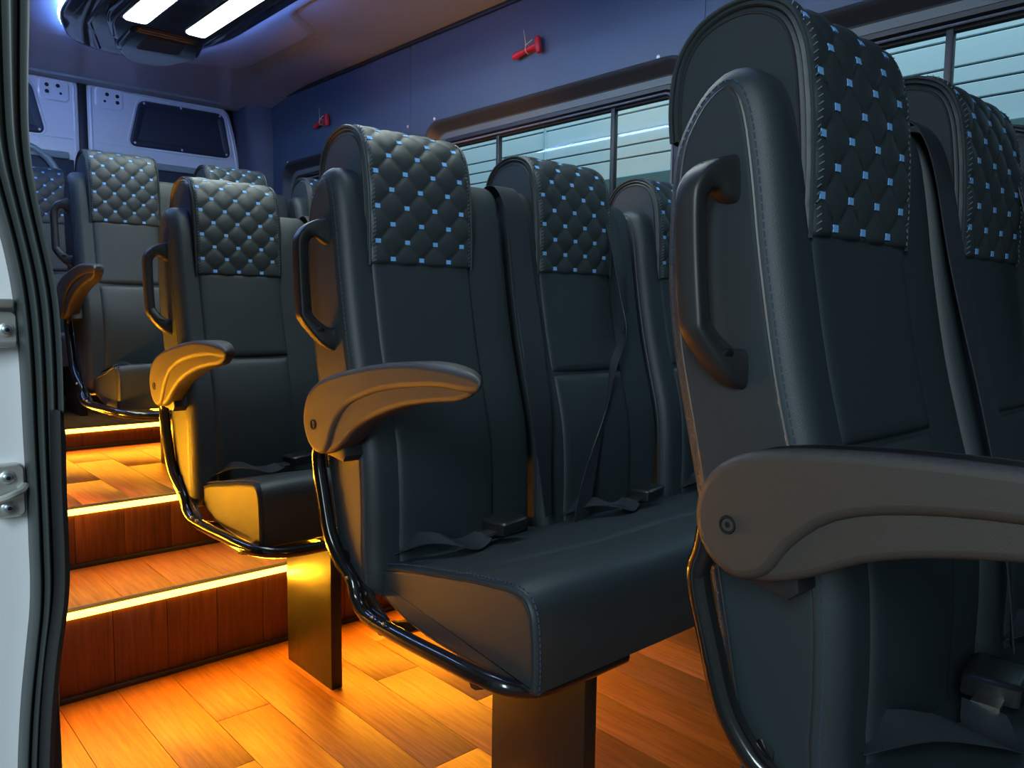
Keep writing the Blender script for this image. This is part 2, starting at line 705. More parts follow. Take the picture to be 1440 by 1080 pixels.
# ---- windows
for wi, (a, b) in enumerate(wins):
    root = empty('window_%d' % (wi+1), (WX+0.03, (a+b)/2, ZW0))
    root['kind'] = 'structure'
    L0 = root.location

    def R(x, ins, extra=0.0):
        P = rrect(a+ins, b-ins, ZW0+ins, ZW1-ins-extra, max(0.085-ins*0.6, 0.02), 8)
        return [(x-L0.x, p.x-L0.y, p.y-L0.z) for p in P]
    mb = MB()
    rings(mb, [R(WX-0.004, -0.012), R(WX-0.007, -0.006), R(WX-0.005, 0.0), R(WX+0.004, 0.006), R(WX+0.030, 0.030)], (False, False))
    obj('window_reveal', mb, WALLREC, root)
    mb = MB()
    rings(mb, [R(WX+0.030, 0.030), R(WX+0.034, 0.034), R(WX+0.034, 0.058), R(WX+0.040, 0.060)], (False, False))
    obj('flange', mb, SEALG, root)
    mb = MB()
    rings(mb, [R(WX+0.036, 0.055), R(WX+0.030, 0.060), R(WX+0.030, 0.072), R(WX+0.040, 0.078), R(WX+0.044, 0.094), R(WX+0.060, 0.096), R(WX+0.060, 0.05), R(WX+0.036, 0.05)], (False, False))
    obj('window_frame', mb, BLACKTRIM, root)
    mb = MB()
    G = [(WX+0.052-L0.x, p.x-L0.y, p.y-L0.z) for p in rrect(a+0.088, b-0.088, ZW0+0.088, ZW1-0.088, 0.03, 6)]
    G2 = [(x+0.004, y, z) for x, y, z in G]
    rings(mb, [G, G2])
    obj('pane', mb, GLASS, root)
    mb = MB()
    tube(mb, [(x-0.010, y, z) for x, y, z in R(WX+0.044, 0.083)], 0.0035, 6, True)
    obj('glazing_bead', mb, mat('grey_bead', (0.16, 0.17, 0.22), 0.35), root)
    for yy in {0: (0.74, 0.45), 1: (1.754, 2.325), 2: (3.2, 3.7)}[wi]:
        mb = MB()
        box(mb, (WX+0.040-L0.x, yy-0.009-L0.y, ZW0+0.085-L0.z), (WX+0.058-L0.x, yy+0.009-L0.y, ZW1-0.085-L0.z), 0.003)
        obj('mullion', mb, BLACKTRIM, root)

# ---- ceiling
prof = [(-1.6, 1.895), (2.95, 1.895), (3.70, 1.895), (3.90, 1.894), (4.02, 1.891), (4.11, 1.885), (4.18, 1.876), (4.24, 1.866), (4.27, 1.858), (4.29, 1.852)]
mb = MB()
V, F = [], []
xg = [-0.02, 0.0, 0.05, 0.12, 0.3, 1.5, 1.68, 1.75, WX]
def ceil_z(x, z, y):
    e = 0.0
    if y > 3.7:
        d = max(0, (x-1.45)/0.35, (0.35-x)/0.35)
        e = 0.03*d*d*min(1, (y-3.7)/0.5)
    return z-e
for (y, z) in prof:
    for x in xg:
        V.append((x, y, ceil_z(x, z, y)))
n0 = len(V)
for (y, z) in prof:
    for x in xg:
        V.append((x, y, ceil_z(x, z, y)+0.02))
nx_ = len(xg)
for i in range(len(prof)-1):
    for k in range(nx_-1):
        q = (i*nx_+k, i*nx_+k+1, (i+1)*nx_+k+1, (i+1)*nx_+k)
        F.append(q)
        F.append(tuple(n0+j for j in reversed(q)))
mb.add(V, F)
ceil_ = struct('ceiling', mb, CEIL, label='smooth grey headliner curving down to the rear doors')
mb = MB()
box(mb, (1.30, 3.075, 1.8935), (WX, 3.078, 1.8965))
box(mb, (0.0, 3.075, 1.8935), (0.5, 3.078, 1.8965))
obj('panel_joint', mb, mat('joint_grey', (0.35, 0.37, 0.42), 0.5), ceil_)
emb = round_poly([(0.42, 0.3), (1.28, 0.3), (1.28, 2.86), (1.46, 2.99), (1.46, 3.68), (1.30, 3.76), (0.45, 3.76), (0.30, 3.68), (0.30, 2.99), (0.42, 2.86)], 0.07, 6)
mb = MB()
rings(mb, [[(p.x, p.y, z) for p in inset(emb, i)] for z, i in ((1.896, -0.004), (1.893, 0.0), (1.888, 0.006), (1.885, 0.016), (1.884, 0.03))])
obj('ceiling_pad', mb, CEIL, ceil_, 60)

mb = MB()
box(mb, (0.004, 2.2, 1.868), (0.014, 4.20, 1.880), 0.001)
o = obj('blue_light_strip', mb, mat('soft_blue_led', (0.3, 0.3, 0.9), 0.4, emit=(0.30, 0.50, 1.0), estr=105), ceil_)
o['label'] = 'blue light strip along the near ceiling edge'
# header trim over the rear doors
mb = MB()
hp = [(4.25, 1.852), (4.27, 1.842), (4.31, 1.842), (4.33, 1.85), (4.33, 1.90), (4.25, 1.872)]
mb = extr([(p[0], p[1]) for p in hp], -0.02, WX, 0.002, 1)
struct('trim_1', mb, PAINTG, label='grey header trim above the rear doors')


# ---- rear doors.  S maps measured points on the plane y=4.05 to y=YR
def S(x, z):
    k = YR/4.05
    return ((x+0.1614)*k-0.1614, 0.797+(z-0.797)*k)


def door(name, xa, xb, flip, label):
    # xa..xb in real coordinates
    z0, z1 = Z3+0.01, 1.865
    root = empty(name, ((xa+xb)/2, YR, z0))
    root['kind'] = 'structure'
    root['label'] = label
    Lo = root.location

    def ob(nm, mb, m, sharp=40):
        me = mb.mesh(nm, m, sharp, Lo)
        return link(nm, me, root)

    def mx(x):
        return x if not flip else 2*XC-x+0.043
    pl = [(xa, z0), (xb, z0), (xb, z1), (xa, z1)]
    if not flip:
        P = round_poly([(xa, z0), (xb+0.05, z0), (xb+0.03, 1.45), (xb-0.012, 1.70), (xb-0.05, z1-0.02), (xa, z1)], 0.05)
    else:
        P = round_poly([(xb, z0), (xb, z1), (xa+0.05, z1-0.02), (xa+0.012, 1.70), (xa-0.03, 1.45), (xa-0.05, z0)], 0.05)
    mb = MB()
    rings(mb, [[(p.x, YR+d, p.y) for p in inset(P, i)] for d, i in ((0.04, 0.0), (0.004, 0.0), (0.0, 0.005))])
    ob('door_skin', mb, PAINT)
    # raised rim along the outer edge
    mb = MB()
    rim = inset(P, 0.018)
    tube(mb, [(p.x, YR, p.y) for p in rim], 0.006, 6, True)
    ob('door_rim', mb, PAINT)
    # dark cover panel
    c = [S(1.090, 1.752), S(1.487, 1.752), S(1.522, 1.543), S(1.041, 1.541)]
    c = [(mx(x), z) for x, z in c]
    P2 = round_poly(c, 0.035)
    sgn = [(0.010, -0.006), (-0.004, -0.002), (-0.006, 0.004), (-0.003, 0.016), (-0.001, 0.022)]
    mb = MB()
    rings(mb, [[(p.x, YR+d, p.y) for p in inset(P2, i)] for d, i in ((0.001, -0.004), (-0.006, -0.001), (-0.010, 0.004), (-0.009, 0.022), (-0.003, 0.034))])
    pn = ob('cover_panel', mb, PANEL)
    pn['label'] = 'dark padded blanking panel over the window opening'
    mb = MB()
    tube(mb, [(p.x, YR-0.0005, p.y) for p in inset(P2, -0.012)], 0.004, 6, True)
    ob('panel_surround', mb, PAINT)
    pts = [S(1.108, 1.741), S(1.279, 1.747), S(1.470, 1.742), S(1.500, 1.556), S(1.279, 1.549), S(1.062, 1.553)]
    for x, z in pts:
        mb = MB()
        disc(mb, (mx(x), YR-0.007, z), (0, -1, 0), 0.0065, 0.004)
        me = mb.mesh('screw', WHITE_CAP, 40, Lo)
        s = link('screw', me, pn)
    # hinge plate
    a, b = S(0.900, 1.705)[0], S(1.015, 1.705)[0]
    zt, zb = S(0, 1.778)[1], S(0, 1.690)[1]
    if flip:
        a, b = mx(b)-0.043, mx(a)-0.043
    mb = MB()
    Pq = rrect(a, b, zb, zt, 0.02)
    rings(mb, [[(p.x, YR+d, p.y) for p in inset(Pq, i)] for d, i in ((0.0, -0.004), (-0.004, 0.0), (-0.005, 0.003))])
    hp_ = ob('latch_plate', mb, PAINT)
    w_ = b-a
    for fx, fz, r in ((0.42, 0.72, 0.009), (0.80, 0.70, 0.009), (0.80, 0.38, 0.009), (0.33, 0.36, 0.006)):
        if flip:
            fx = 1.05-fx
        mb = MB()
        disc(mb, (a+w_*fx, YR-0.0052, zb+(zt-zb)*fz), (0, -1, 0), r, 0.0008, 14)
        link('hole', mb.mesh('hole', HOLE, 40, Lo), hp_)
    mb = MB()
    box(mb, (a+w_*0.45, YR-0.012, zt+0.006), (a+w_*0.75, YR, zt+0.022), 0.003)
    ob('latch', mb, BLACKTRIM)
    # embossed lower contour
    e = [(0.905, 1.533), (1.060, 1.528), (1.055, 1.508), (1.10, 1.475), (1.30, 1.462)]
    pth = [S(x, z) for x, z in e]
    pth = catmull([(mx(x), YR-0.001, z) for x, z in pth], 5, False)
    mb = MB()
    tube(mb, pth, 0.0025, 6)
    ob('emboss_line', mb, PAINT)
    # lower trims
    zt = S(0, 1.470)[1]
    xl, xr = (xa+0.05, xb+0.0) if not flip else (xa, xb-0.05)
    mb = MB()
    box(mb, (xl, YR-0.022, zt-0.035), (xr, YR+0.002, zt), 0.008)
    ob('waist_rail', mb, PAINTG)
    mb = MB()
    box(mb, (xl-0.02, YR-0.012, z0), (xr+0.02, YR+0.001, zt-0.034), 0.004)
    ob('lower_panel', mb, PANEL)
    return root


XC = 0.907
door('door_1', XC+0.018, 1.668, False, 'white right-hand rear door with dark screwed cover panel')
dl = door('door_2', 2*XC-1.668, XC-0.018, True, 'white left-hand rear door behind the back row')
# arch on the left door
mb = MB()
arc = []
for k in range(15):
    a = math.radians(8+k*11)
    arc.append((0.60+0.19*math.cos(a), YR-0.02, 1.36+0.17*math.sin(a)))
tube(mb, arc, 0.016, 8)
link('arch_rib', mb.mesh('arch_rib', PAINTG, 40, dl.location), dl)
mb = MB()
box(mb, (XC-0.019, YR-0.004, Z3), (XC+0.019, YR+0.03, 1.87), 0.004)
struct('trim_2', mb, BLACKTRIM, label='black rubber seal between the two rear doors')
# rear wall around doors (body frame)
mb = MB()
box(mb, (-0.05, YR+0.041, ZF), (WX+0.05, YR+0.07, 2.0))
struct('wall_back', mb, BLACKTRIM)
# corner pillar trims
mb = MB()
Pp = [(WX, 4.14), (WX-0.055, 4.17), (WX-0.09, 4.215), (WX-0.115, 4.285), (WX-0.115, 4.33), (WX, 4.33)]
rings(mb, [[(x-(z-1.4)*0.06*(1 if x < WX-0.01 else 0), y, z) for x, y in Pp] for z in (ZF, 1.0, 1.5, 1.885)])
struct('trim_3', mb, mat('navy_pillar_trim', (0.05, 0.055, 0.085), 0.5), label='dark pillar trim in the corner beside the right rear door')
mb = MB()
disc(mb, (WX-0.103, 4.222, 1.765), (-0.6, -0.8, 0), 0.006, 0.004)
tag(obj('screw', mb, WHITE_CAP), kind='structure')

# ---- near side wall (behind the door pillar) and outside
mb = MB()
box(mb, (-0.05, 0.90, ZF), (0.0, YR+0.04, 1.89))
struct('wall_left', mb, WALLREC, label='dark near side wall behind the door pillar')
mb = MB()
box(mb, (-0.10, -1.6, 1.50), (-0.02, 0.9, 1.95), 0.02)
struct('trim_4', mb, PAINT)
# roof skin
mb = MB()
box(mb, (-0.08, -1.6, 1.94), (WX+0.09, YR+0.07, 1.97))
struct('trim_5', mb, PAINT)
# front bulkhead behind the camera side (driver partition) is out of view: low dark partition
mb = MB()
box(mb, (0.35, -1.66, ZF), (WX, -1.6, 1.9))
struct('wall_front', mb, WALLREC)

# ================================================================== DOOR PILLAR (left edge)
PILY = 0.82


def curve_x(tab, z):
    return sum(curve_x0(tab, z+d) for d in (-0.024, -0.016, -0.008, 0, 0.008, 0.016, 0.024))/7


def curve_x0(tab, z):
    if z >= tab[0][0]:
        return tab[0][1]
    for (z0, x0), (z1, x1) in zip(tab, tab[1:]):
        if z <= z0 and z >= z1:
            t = (z0-z)/(z0-z1)
            return x0+(x1-x0)*t
    return tab[-1][1]


RIGHT = [(1.30, 0.008), (1.06, 0.002), (0.98, -0.003), (0.93, -0.004), (0.90, -0.001), (0.858, 0.005), (0.814, 0.013), (0.768, 0.015), (0.73, 0.015), (0.62, 0.013), (0.56, 0.0135), (0.52, 0.012), (0.48, 0.004), (0.42, -0.003), (0.35, -0.008), (0.10, -0.012)]
LEFT = [(1.30, -0.045), (1.06, -0.046), (0.93, -0.040), (0.88, -0.028), (0.839, -0.0195), (0.794, -0.0145), (0.735, -0.0125), (0.668, -0.0125), (0.614, -0.0115), (0.545, -0.0122), (0.524, -0.0115), (0.476, -0.0175), (0.422, -0.0245), (0.352, -0.030), (0.10, -0.034)]
zz = [1.30-0.01*i for i in range(121)]
pil = empty('door_pillar', (0.0, PILY+0.03, 0.10), 'white door pillar edged with black ribbed rubber seals at the left', 'pillar')


def pob(nm, mb, m, label=None):
    o = link(nm, mb.mesh(nm, m, 50, pil.location), pil)
    if label:
        o['label'] = label
    return o


# ribbed seal: cross-section along width fraction t (0 left .. 1 right) with depth profile
mb = MB()
NS = 49
ring_ = []
V, F = [], []
for z in zz:
    xl, xr = curve_x(LEFT, z), curve_x(RIGHT, z)
    for k in range(NS):
        t = k/(NS-1)
        rib = abs(math.sin(PI*t*3.5))**0.6
        yy = PILY+0.012-0.011*rib-0.012*t
        V.append((xl+(xr-xl)*t, yy, z))
for i in range(len(zz)-1):
    for k in range(NS-1):
        F.append((i*NS+k, i*NS+k+1, (i+1)*NS+k+1, (i+1)*NS+k))
o0 = len(V)
for z in zz:
    xl, xr = curve_x(LEFT, z), curve_x(RIGHT, z)
    V.append((xl, PILY+0.05, z))
    V.append((xr-0.004, PILY+0.05, z))
for i in range(len(zz)-1):
    F.append((i*NS, (i+1)*NS, o0+2*(i+1), o0+2*i))
    F.append((i*NS+NS-1, o0+2*i+1, o0+2*(i+1)+1, (i+1)*NS+NS-1))
    F.append((o0+2*i, o0+2*(i+1), o0+2*(i+1)+1, o0+2*i+1))
mb.add(V, F)
pob('rubber_seal', mb, RUBBER, 'black ribbed rubber door seal')
# raised inner trim cap lower down
mb = MB()
capz = [0.70-0.02*i for i in range(18)]
R_ = []
for i, z in enumerate(capz):
    xr = curve_x(RIGHT, z)
    tk = 0.0 if i else -0.004
    R_.append([(xr-0.010, PILY-0.004, z), (xr-0.004, PILY-0.016, z), (xr+0.0005+tk, PILY-0.014, z), (xr+0.001+tk, PILY+0.03, z), (xr-0.010, PILY+0.03, z)])
rings(mb, R_)
pob('trim_cap', mb, PLASTIC_S)
# textured side trim at the bottom
mb = MB()
box(mb, (-0.016, PILY+0.005, 0.06), (0.0045, PILY+0.045, 0.487), 0.002)
pob('sill_trim', mb, PLASTIC)
# white jamb
mb = MB()
V, F = [], []
zj = [1.30-0.04*i for i in range(31)]
for z in zj:
    xl = curve_x(LEFT, z)
    for x, y in ((-0.34, PILY+0.02), (-0.20, PILY+0.022), (-0.10, PILY+0.026), (xl-0.012, PILY+0.028), (xl+0.004, PILY+0.024), (xl+0.004, PILY+0.06), (-0.34, PILY+0.06)):
        V.append((x, y, z))
for i in range(len(zj)-1):
    for k in range(7):
        F.append((i*7+k, i*7+(k+1) % 7, (i+1)*7+(k+1) % 7, (i+1)*7+k))
F.append(tuple(range(7)))
F.append(tuple(reversed(range(len(V)-7, len(V)))))
mb.add(V, F)
pob('jamb', mb, PAINT, 'white painted door jamb')


def plate(cx, cz, hw, hh, bolts, nm, label):
    mb = MB()
    P = rrect(cx-hw, cx+hw, cz-hh, cz+hh, 0.006)
    rings(mb, [[(p.x, PILY+d, p.y) for p in inset(P, i)] for d, i in ((0.028, 0), (0.016, 0), (0.0145, 0.0015))])
    pl_ = pob(nm, mb, ZINC, label)
    for bx, bz in bolts:
        for r, h, m, y in ((0.0062, 0.003, ZINC, 0.0145), (0.0042, 0.0025, mat('bolt_head', (0.30, 0.36, 0.40), 0.35, metal=0.7), 0.0118), (0.0018, 0.0006, HOLE, 0.0092)):
            mb = MB()
            disc(mb, (bx, PILY+y, bz), (0, -1, 0), r, h, 14)
            link('bolt', mb.mesh('bolt', m, 40, pil.location), pl_)
    return pl_


kx = 0.8195/0.86
p1 = plate(-0.0275, 0.625, 0.0135, 0.0245, ((-0.0282, 0.6385), (-0.0282, 0.6105)), 'striker_plate', 'zinc striker plate with two socket bolts')
mb = MB()
tube(mb, [(-0.040, PILY+0.012, 0.618), (-0.030, PILY+0.006, 0.6215), (-0.018, PILY+0.008, 0.626), (-0.014, PILY+0.014, 0.629)], 0.0035, 8)
link('striker_loop', mb.mesh('striker_loop', ZINC, 40, pil.location), p1)
plate(-0.0285, 0.773, 0.014, 0.0165, ((-0.0235, 0.7725),), 'guide_plate', 'zinc door guide plate with one bolt')
mb = MB()
box(mb, (-0.06, PILY+0.010, 0.757), (-0.0165, PILY+0.026, 0.762), 0.001)
box(mb, (-0.06, PILY+0.006, 0.792), (-0.0175, PILY+0.026, 0.800), 0.002)
pob('guide_rail', mb, ZINC)

# ================================================================== OUTSIDE
mb = MB()
box(mb, (-4, -4, -0.72), (6, 9, -0.70))
struct('floor_1', mb, CONC, label='concrete workshop floor outside')
mb = MB()
box(mb, (3.06, -2.0, -0.70), (3.12, 8.0, 4.2))
shut = struct('wall_outside', mb, SHUTG, label='pale slatted workshop shutter seen through the windows')
zb = 1.475
zl = []
z = zb
k = 0
while z < 3.6:
    h = 0.062 if k % 3 else 0.098
    zl.append((z, z+h))
    z += h
    k += 1
for (a, b) in zl:
    mb = MB()
    pr = [(a+0.0035), (b-0.0035)]
    P = [(3.06, a+0.003), (3.044, a+0.003), (3.040, a+0.005), (3.041, b-0.006), (3.043, b-0.0045), (3.06, b-0.0045)]
    V = [(x, y, z) for y in (-2.0, 8.0) for x, z in P]
    F = [(i, i+1, 7+i, 6+i) for i in range(5)] + [(0, 1, 2, 3, 4, 5), (11, 10, 9, 8, 7, 6)]
    mb.add(V, F)
    obj('slat', mb, SHUT, shut)
mb = MB()
box(mb, (3.0, -2.0, -0.70), (3.06, 8.0, zb-0.004), 0.004)
obj('lower_wall', mb, TEAL, shut)
mb = MB()
for y in (0.6, 2.25, 3.3, 5.0):
    box(mb, (3.030, y, zb), (3.040, y+0.012, 3.6))
obj('guide_channel', mb, mat('pale_steel', (0.5, 0.66, 0.68), 0.4), shut)

# ================================================================== CEILING CONSOLE
con = empty('ceiling_console', (0.90, 2.7, 1.89), 'gloss black ceiling console with two white light panels and a blue glowing edge', 'ceiling light')


def cob(nm, mb, m, label=None, sharp=40, parent=None):
    o = link(nm, mb.mesh(nm, m, sharp, con.location), parent or con)
    if label:
        o['label'] = label
    return o


base = round_poly([(0.585, 0.6), (1.175, 0.6), (1.175, 3.20), (1.06, 3.62), (0.86, 3.70), (0.70, 3.62), (0.600, 3.36), (0.585, 3.1)], 0.12, 6)
mb = MB()
rings(mb, [[(p.x, p.y, z) for p in inset(base, i)] for z, i in ((1.884, 0.040), (1.862, 0.012), (1.852, 0.0), (1.842, 0.0), (1.834, 0.012), (1.828, 0.05), (1.826, 0.10))])
cob('console_base', mb, GLOSS, sharp=60)
mb = MB()
lp = inset(base, -0.002)
tube(mb, [(p.x, p.y, 1.857) for p in lp], 0.005, 6, True)
cob('blue_light_strip', mb, BLUELED, 'blue light strip around the console edge')
# raised centre spine
sp = round_poly([(0.70, 0.62), (1.10, 0.62), (1.10, 3.05), (1.07, 3.40), (0.79, 3.40), (0.70, 3.15)], 0.08, 6)
mb = MB()
rings(mb, [[(p.x, p.y, z) for p in inset(sp, i)] for z, i in ((1.832, 0.0), (1.812, 0.004), (1.804, 0.014), (1.802, 0.03))])
cob('console_spine', mb, GLOSS, sharp=60)
mb = MB()
tube(mb, [(0.665, 0.7, 1.832), (0.665, 2.9, 1.832), (0.69, 3.3, 1.832), (0.80, 3.60, 1.832)], 0.012, 8)
cob('console_rail', mb, GLOSS)
# nose vent
mb = MB()
ns = round_poly([(0.80, 3.16), (1.06, 3.16), (1.11, 3.36), (1.04, 3.56), (0.90, 3.58), (0.81, 3.42)], 0.05, 5)
rings(mb, [[(p.x, p.y, z) for p in inset(ns, i)] for z, i in ((1.832, -0.01), (1.806, -0.004), (1.792, 0.004), (1.786, 0.018))])
nv = cob('vent_nose', mb, GLOSS, sharp=60)
mb = MB()
vp = round_poly([(0.86, 3.20), (1.00, 3.20), (1.02, 3.33), (0.87, 3.36)], 0.02, 4)
rings(mb, [[(p.x, p.y, z) for p in inset(vp, i)] for z, i in ((1.7865, -0.003), (1.783, 0.0), (1.782, 0.004))])
cob('vent_flap', mb, PLASTIC_S, parent=nv)
for (xa, xb) in ((0.742, 0.826), (0.957, 1.035)):
    mb = MB()
    P = rrect(xa, xb, 0.75, 3.085, 0.02, 6)
    rings(mb, [[(p.x, p.y, z) for p in inset(P, i)] for z, i in ((1.806, 0.0), (1.797, 0.001), (1.793, 0.006))])
    cob('light_panel', mb, LAMPW, 'white glowing light panel')
    mb = MB()
    rings(mb, [[(p.x, p.y, z) for p in inset(P, i)] for z, i in ((1.806, -0.008), (1.800, -0.007), (1.799, -0.002))], (True, False))
    cob('panel_frame', mb, GLOSS)

# ================================================================== SEATS
XS = 0.515     # aisle side plane of the first backrest
SPC = 0.395    # seat spacing
HX0, HX1 = 0.565-XS, 0.785-XS   # head pillow, relative to the backrest
BW = 0.370
shell = [(-0.075, 0.315), (-0.078, 0.40), (-0.078, 0.48), (-0.070, 0.57), (-0.046, 0.66), (-0.024, 0.745), (-0.004, 0.85), (0.008, 0.93), (0.020, 0.99), (0.036, 1.022), (0.062, 1.034),
         (0.092, 1.020), (0.116, 0.99), (0.130, 0.955), (0.134, 0.90), (0.134, 0.83), (0.124, 0.755), (0.106, 0.68), (0.070, 0.53), (0.035, 0.37), (0.015, 0.315)]
SH = [Vector(p) for p in catmull([(a, b, 0) for a, b in shell], 3)]
SH = [Vector((p.x, p.y)) for p in SH]


def shell_disp(x, y, z):
    # bolsters: front face is hollowed a little in the middle
    u = (x-BW/2)/(BW/2)
    if y < 0.055:
        h = max(0, 1-abs(u)**4)
        f = 0.012*(abs(u)**2)*(1-abs(u)**6)
        y = y-f+0.002*h
    # narrower towards the bottom
    return (x, y, z)


ME = {}
off = (0, 0, 0)
ME['backrest'] = extr(SH, 0.0, BW, 0.026, 6, 10, shell_disp).mesh('backrest', LEATHER, 50)
# piping along both side edges, with blue stitching
ins = inset(SH, 0.022)
for i, x in enumerate((0.0020, BW-0.0020)):
    ME['piping%d' % i] = tube(MB(), [(x, p.x, p.y) for p in ins], 0.0022, 6, True).mesh('piping', PIPING)


def dashes(mb, pts, step, ln, w, closed=False):
    P = [Vector(p) for p in pts]
    if closed:
        P.append(P[0])
    acc = 0
    for a, b in zip(P, P[1:]):
        d = (b-a)
        L = d.length
        if L < 1e-9:
            continue
        t = d/L
        s = step-acc
        while s < L:
            c = a+t*s
            u = t.orthogonal().normalized()
            obox(mb, c, t*ln, u*w, t.cross(u)*w)
            s += step
        acc = (acc+L) % step


ins2 = inset(SH, 0.015)
mb = MB()
frontpart = [p for p in ins2]
for x, sg in ((0.0032, 1), (BW-0.0032, -1)):
    dashes(mb, [(x, p.x, p.y) for p in ins2], 0.0085, 0.0030, 0.0011, True)
ME['stitching'] = mb.mesh('stitching', STITCH)

# centre panels of the backrest (upper and lower), slightly proud


def front_y(z):
    T = [(0.315, -0.100), (0.45, -0.100), (0.57, -0.092), (0.70, -0.050), (0.80, -0.024), (0.873, -0.008), (1.0, 0.01)]
    if z <= T[0][0]:
        return T[0][1]
    for (a, ya), (b, yb) in zip(T, T[1:]):
        if a <= z <= b:
            t = (z-a)/(b-a)
            return ya+(yb-ya)*t
    return T[-1][1]


def shell_front(z):
    best = 1
    N = len(SH)
    for i in range(N):
        a, b = SH[i], SH[(i+1) % N]
        if min(a.y, b.y) <= z <= max(a.y, b.y) and abs(a.y-b.y) > 1e-9:
            t = (z-a.y)/(b.y-a.y)
            best = min(best, a.x+(b.x-a.x)*t)
    return best


def pad(x0, x1, z0, z1, th, puff, nx=14, nz=16):
    V, F = [], []
    for j in range(nz+1):
        for i in range(nx+1):
            u, v = i/nx, j/nz
            u = 0.5-0.5*math.cos(PI*u)*0.999 if True else u
            v = 0.5-0.5*math.cos(PI*v)*0.999
            x, z = x0+(x1-x0)*u, z0+(z1-z0)*v
            e = min(u, 1-u)*(x1-x0), min(v, 1-v)*(z1-z0)
            d = min(e)
            k = min(1, d/0.010)
            k = math.sqrt(max(0, 1-(1-k)**2))
            y = shell_front(z)-0.0005-th*k-puff*math.sin(PI*u)*math.sin(PI*v)
            V.append((x, y+0.004*(1-k), z))
    n1 = (nx+1)*(nz+1)
    for j in range(nz+1):
        for i in range(nx+1):
            V.append((V[j*(nx+1)+i][0], shell_front(V[j*(nx+1)+i][2])+0.012, V[j*(nx+1)+i][2]))
    for j in range(nz):
        for i in range(nx):
            a = j*(nx+1)+i
            F.append((a, a+1, a+nx+2, a+nx+1))
            F.append((n1+a, n1+a+nx+1, n1+a+nx+2, n1+a+1))
    for i in range(nx):
        F.append((i, n1+i, n1+i+1, i+1))
        a = nz*(nx+1)+i
        F.append((a, a+1, n1+a+1, n1+a))
    for j in range(nz):
        a = j*(nx+1)
        F.append((a, a+nx+1, n1+a+nx+1, n1+a))
        a = j*(nx+1)+nx
        F.append((a, n1+a, n1+a+nx+1, a+nx+1))
    return MB().add(V, F)


ME['upper_panel'] = pad(HX0+0.002, HX1-0.002, 0.668, 0.880, 0.006, 0.003).mesh('back_panel', LEATHER, 60)
ME['lower_panel'] = pad(HX0+0.006, HX1-0.004, 0.345, 0.664, 0.007, 0.005).mesh('back_panel', LEATHER, 60)
# head pillow
head = [(-0.002, 0.872), (-0.002, 0.93), (0.003, 1.0), (0.012, 1.055), (0.030, 1.088), (0.062, 1.104), (0.098, 1.104), (0.132, 1.090), (0.153, 1.062), (0.160, 1.020), (0.156, 0.97), (0.135, 0.93), (0.06, 0.87)]
HD3 = catmull([(a, b, 0) for a, b in head], 4)
HD = [Vector((p.x, p.y)) for p in HD3]
ME['headrest'] = extr(HD, HX0, HX1, 0.012, 4, 2).mesh('headrest', LEATHER, 50)
hin = inset(HD, 0.010)
for i, x in enumerate((HX0+0.001, HX1-0.001)):
    ME['head_piping%d' % i] = tube(MB(), [(x, p.x, p.y) for p in hin[:44]], 0.002, 6).mesh('piping', PIPING)

# quilted cover over front and top
path = catmull([(-0.006, 0.868, 0), (-0.006, 0.90, 0), (-0.005, 0.95, 0), (-0.001, 1.005, 0), (0.008, 1.056, 0), (0.027, 1.091, 0), (0.061, 1.108, 0), (0.098, 1.108, 0), (0.133, 1.093, 0), (0.156, 1.063, 0), (0.163, 1.020, 0), (0.160, 0.98, 0)], 10, False)
# arclength
al = [0]
for a, b in zip(path, path[1:]):
    al.append(al[-1]+(b-a).length)
LT = al[-1]


def at_s(s):
    s = min(max(s, 0), LT)
    for i in range(len(al)-1):
        if al[i] <= s <= al[i+1]+1e-12:
            t = (s-al[i])/(al[i+1]-al[i]) if al[i+1] > al[i] else 0
            p = path[i].lerp(path[i+1], t)
            break
    i0, i1 = max(i-2, 0), min(i+3, len(path)-1)
    d = (path[i1]-path[i0]).normalized()
    n = Vector((-d.y, d.x, 0))   # outward: front => -y
    if n.x > 0 and i < 30:
        n = n
    return p, n


DX, DS = 0.0600, 0.0590
S0 = 0.012   # first knot row above lower edge
U0 = 0.0455


def puff(x, s):
    u, v = (x-HX0-U0)/DX, (s-S0)/DS
    a, b = u+v, u-v
    f = abs(math.sin(PI*a))*abs(math.sin(PI*b))
    return f**0.27


x0q, x1q = HX0-0.001, HX1+0.001
NXQ, NSQ = 64, 116
V, F = [], []
wq = x1q-x0q
for j in range(NSQ+1):
    s = LT*j/NSQ
    p, n = at_s(s)
    for i in range(NXQ+1):
        x = x0q+wq*i/NXQ
        e = min(x-x0q, x1q-x)
        k = min(1, e/0.012)
        k = math.sqrt(max(0, 1-(1-k)**2))
        ev = min(1, s/0.006)
        ev = math.sqrt(max(0, 1-(1-ev)**2))
        h = (-0.006+0.0095*k + 0.0062*(puff(x, s)-0.6)*min(1, e/0.01))*ev - 0.004*(1-ev)
        V.append((x, p.x+n.x*h, p.y+n.y*h))
for j in range(NSQ):
    for i in range(NXQ):
        a = j*(NXQ+1)+i
        F.append((a, a+1, a+NXQ+2, a+NXQ+1))
mb = MB().add(V, F)
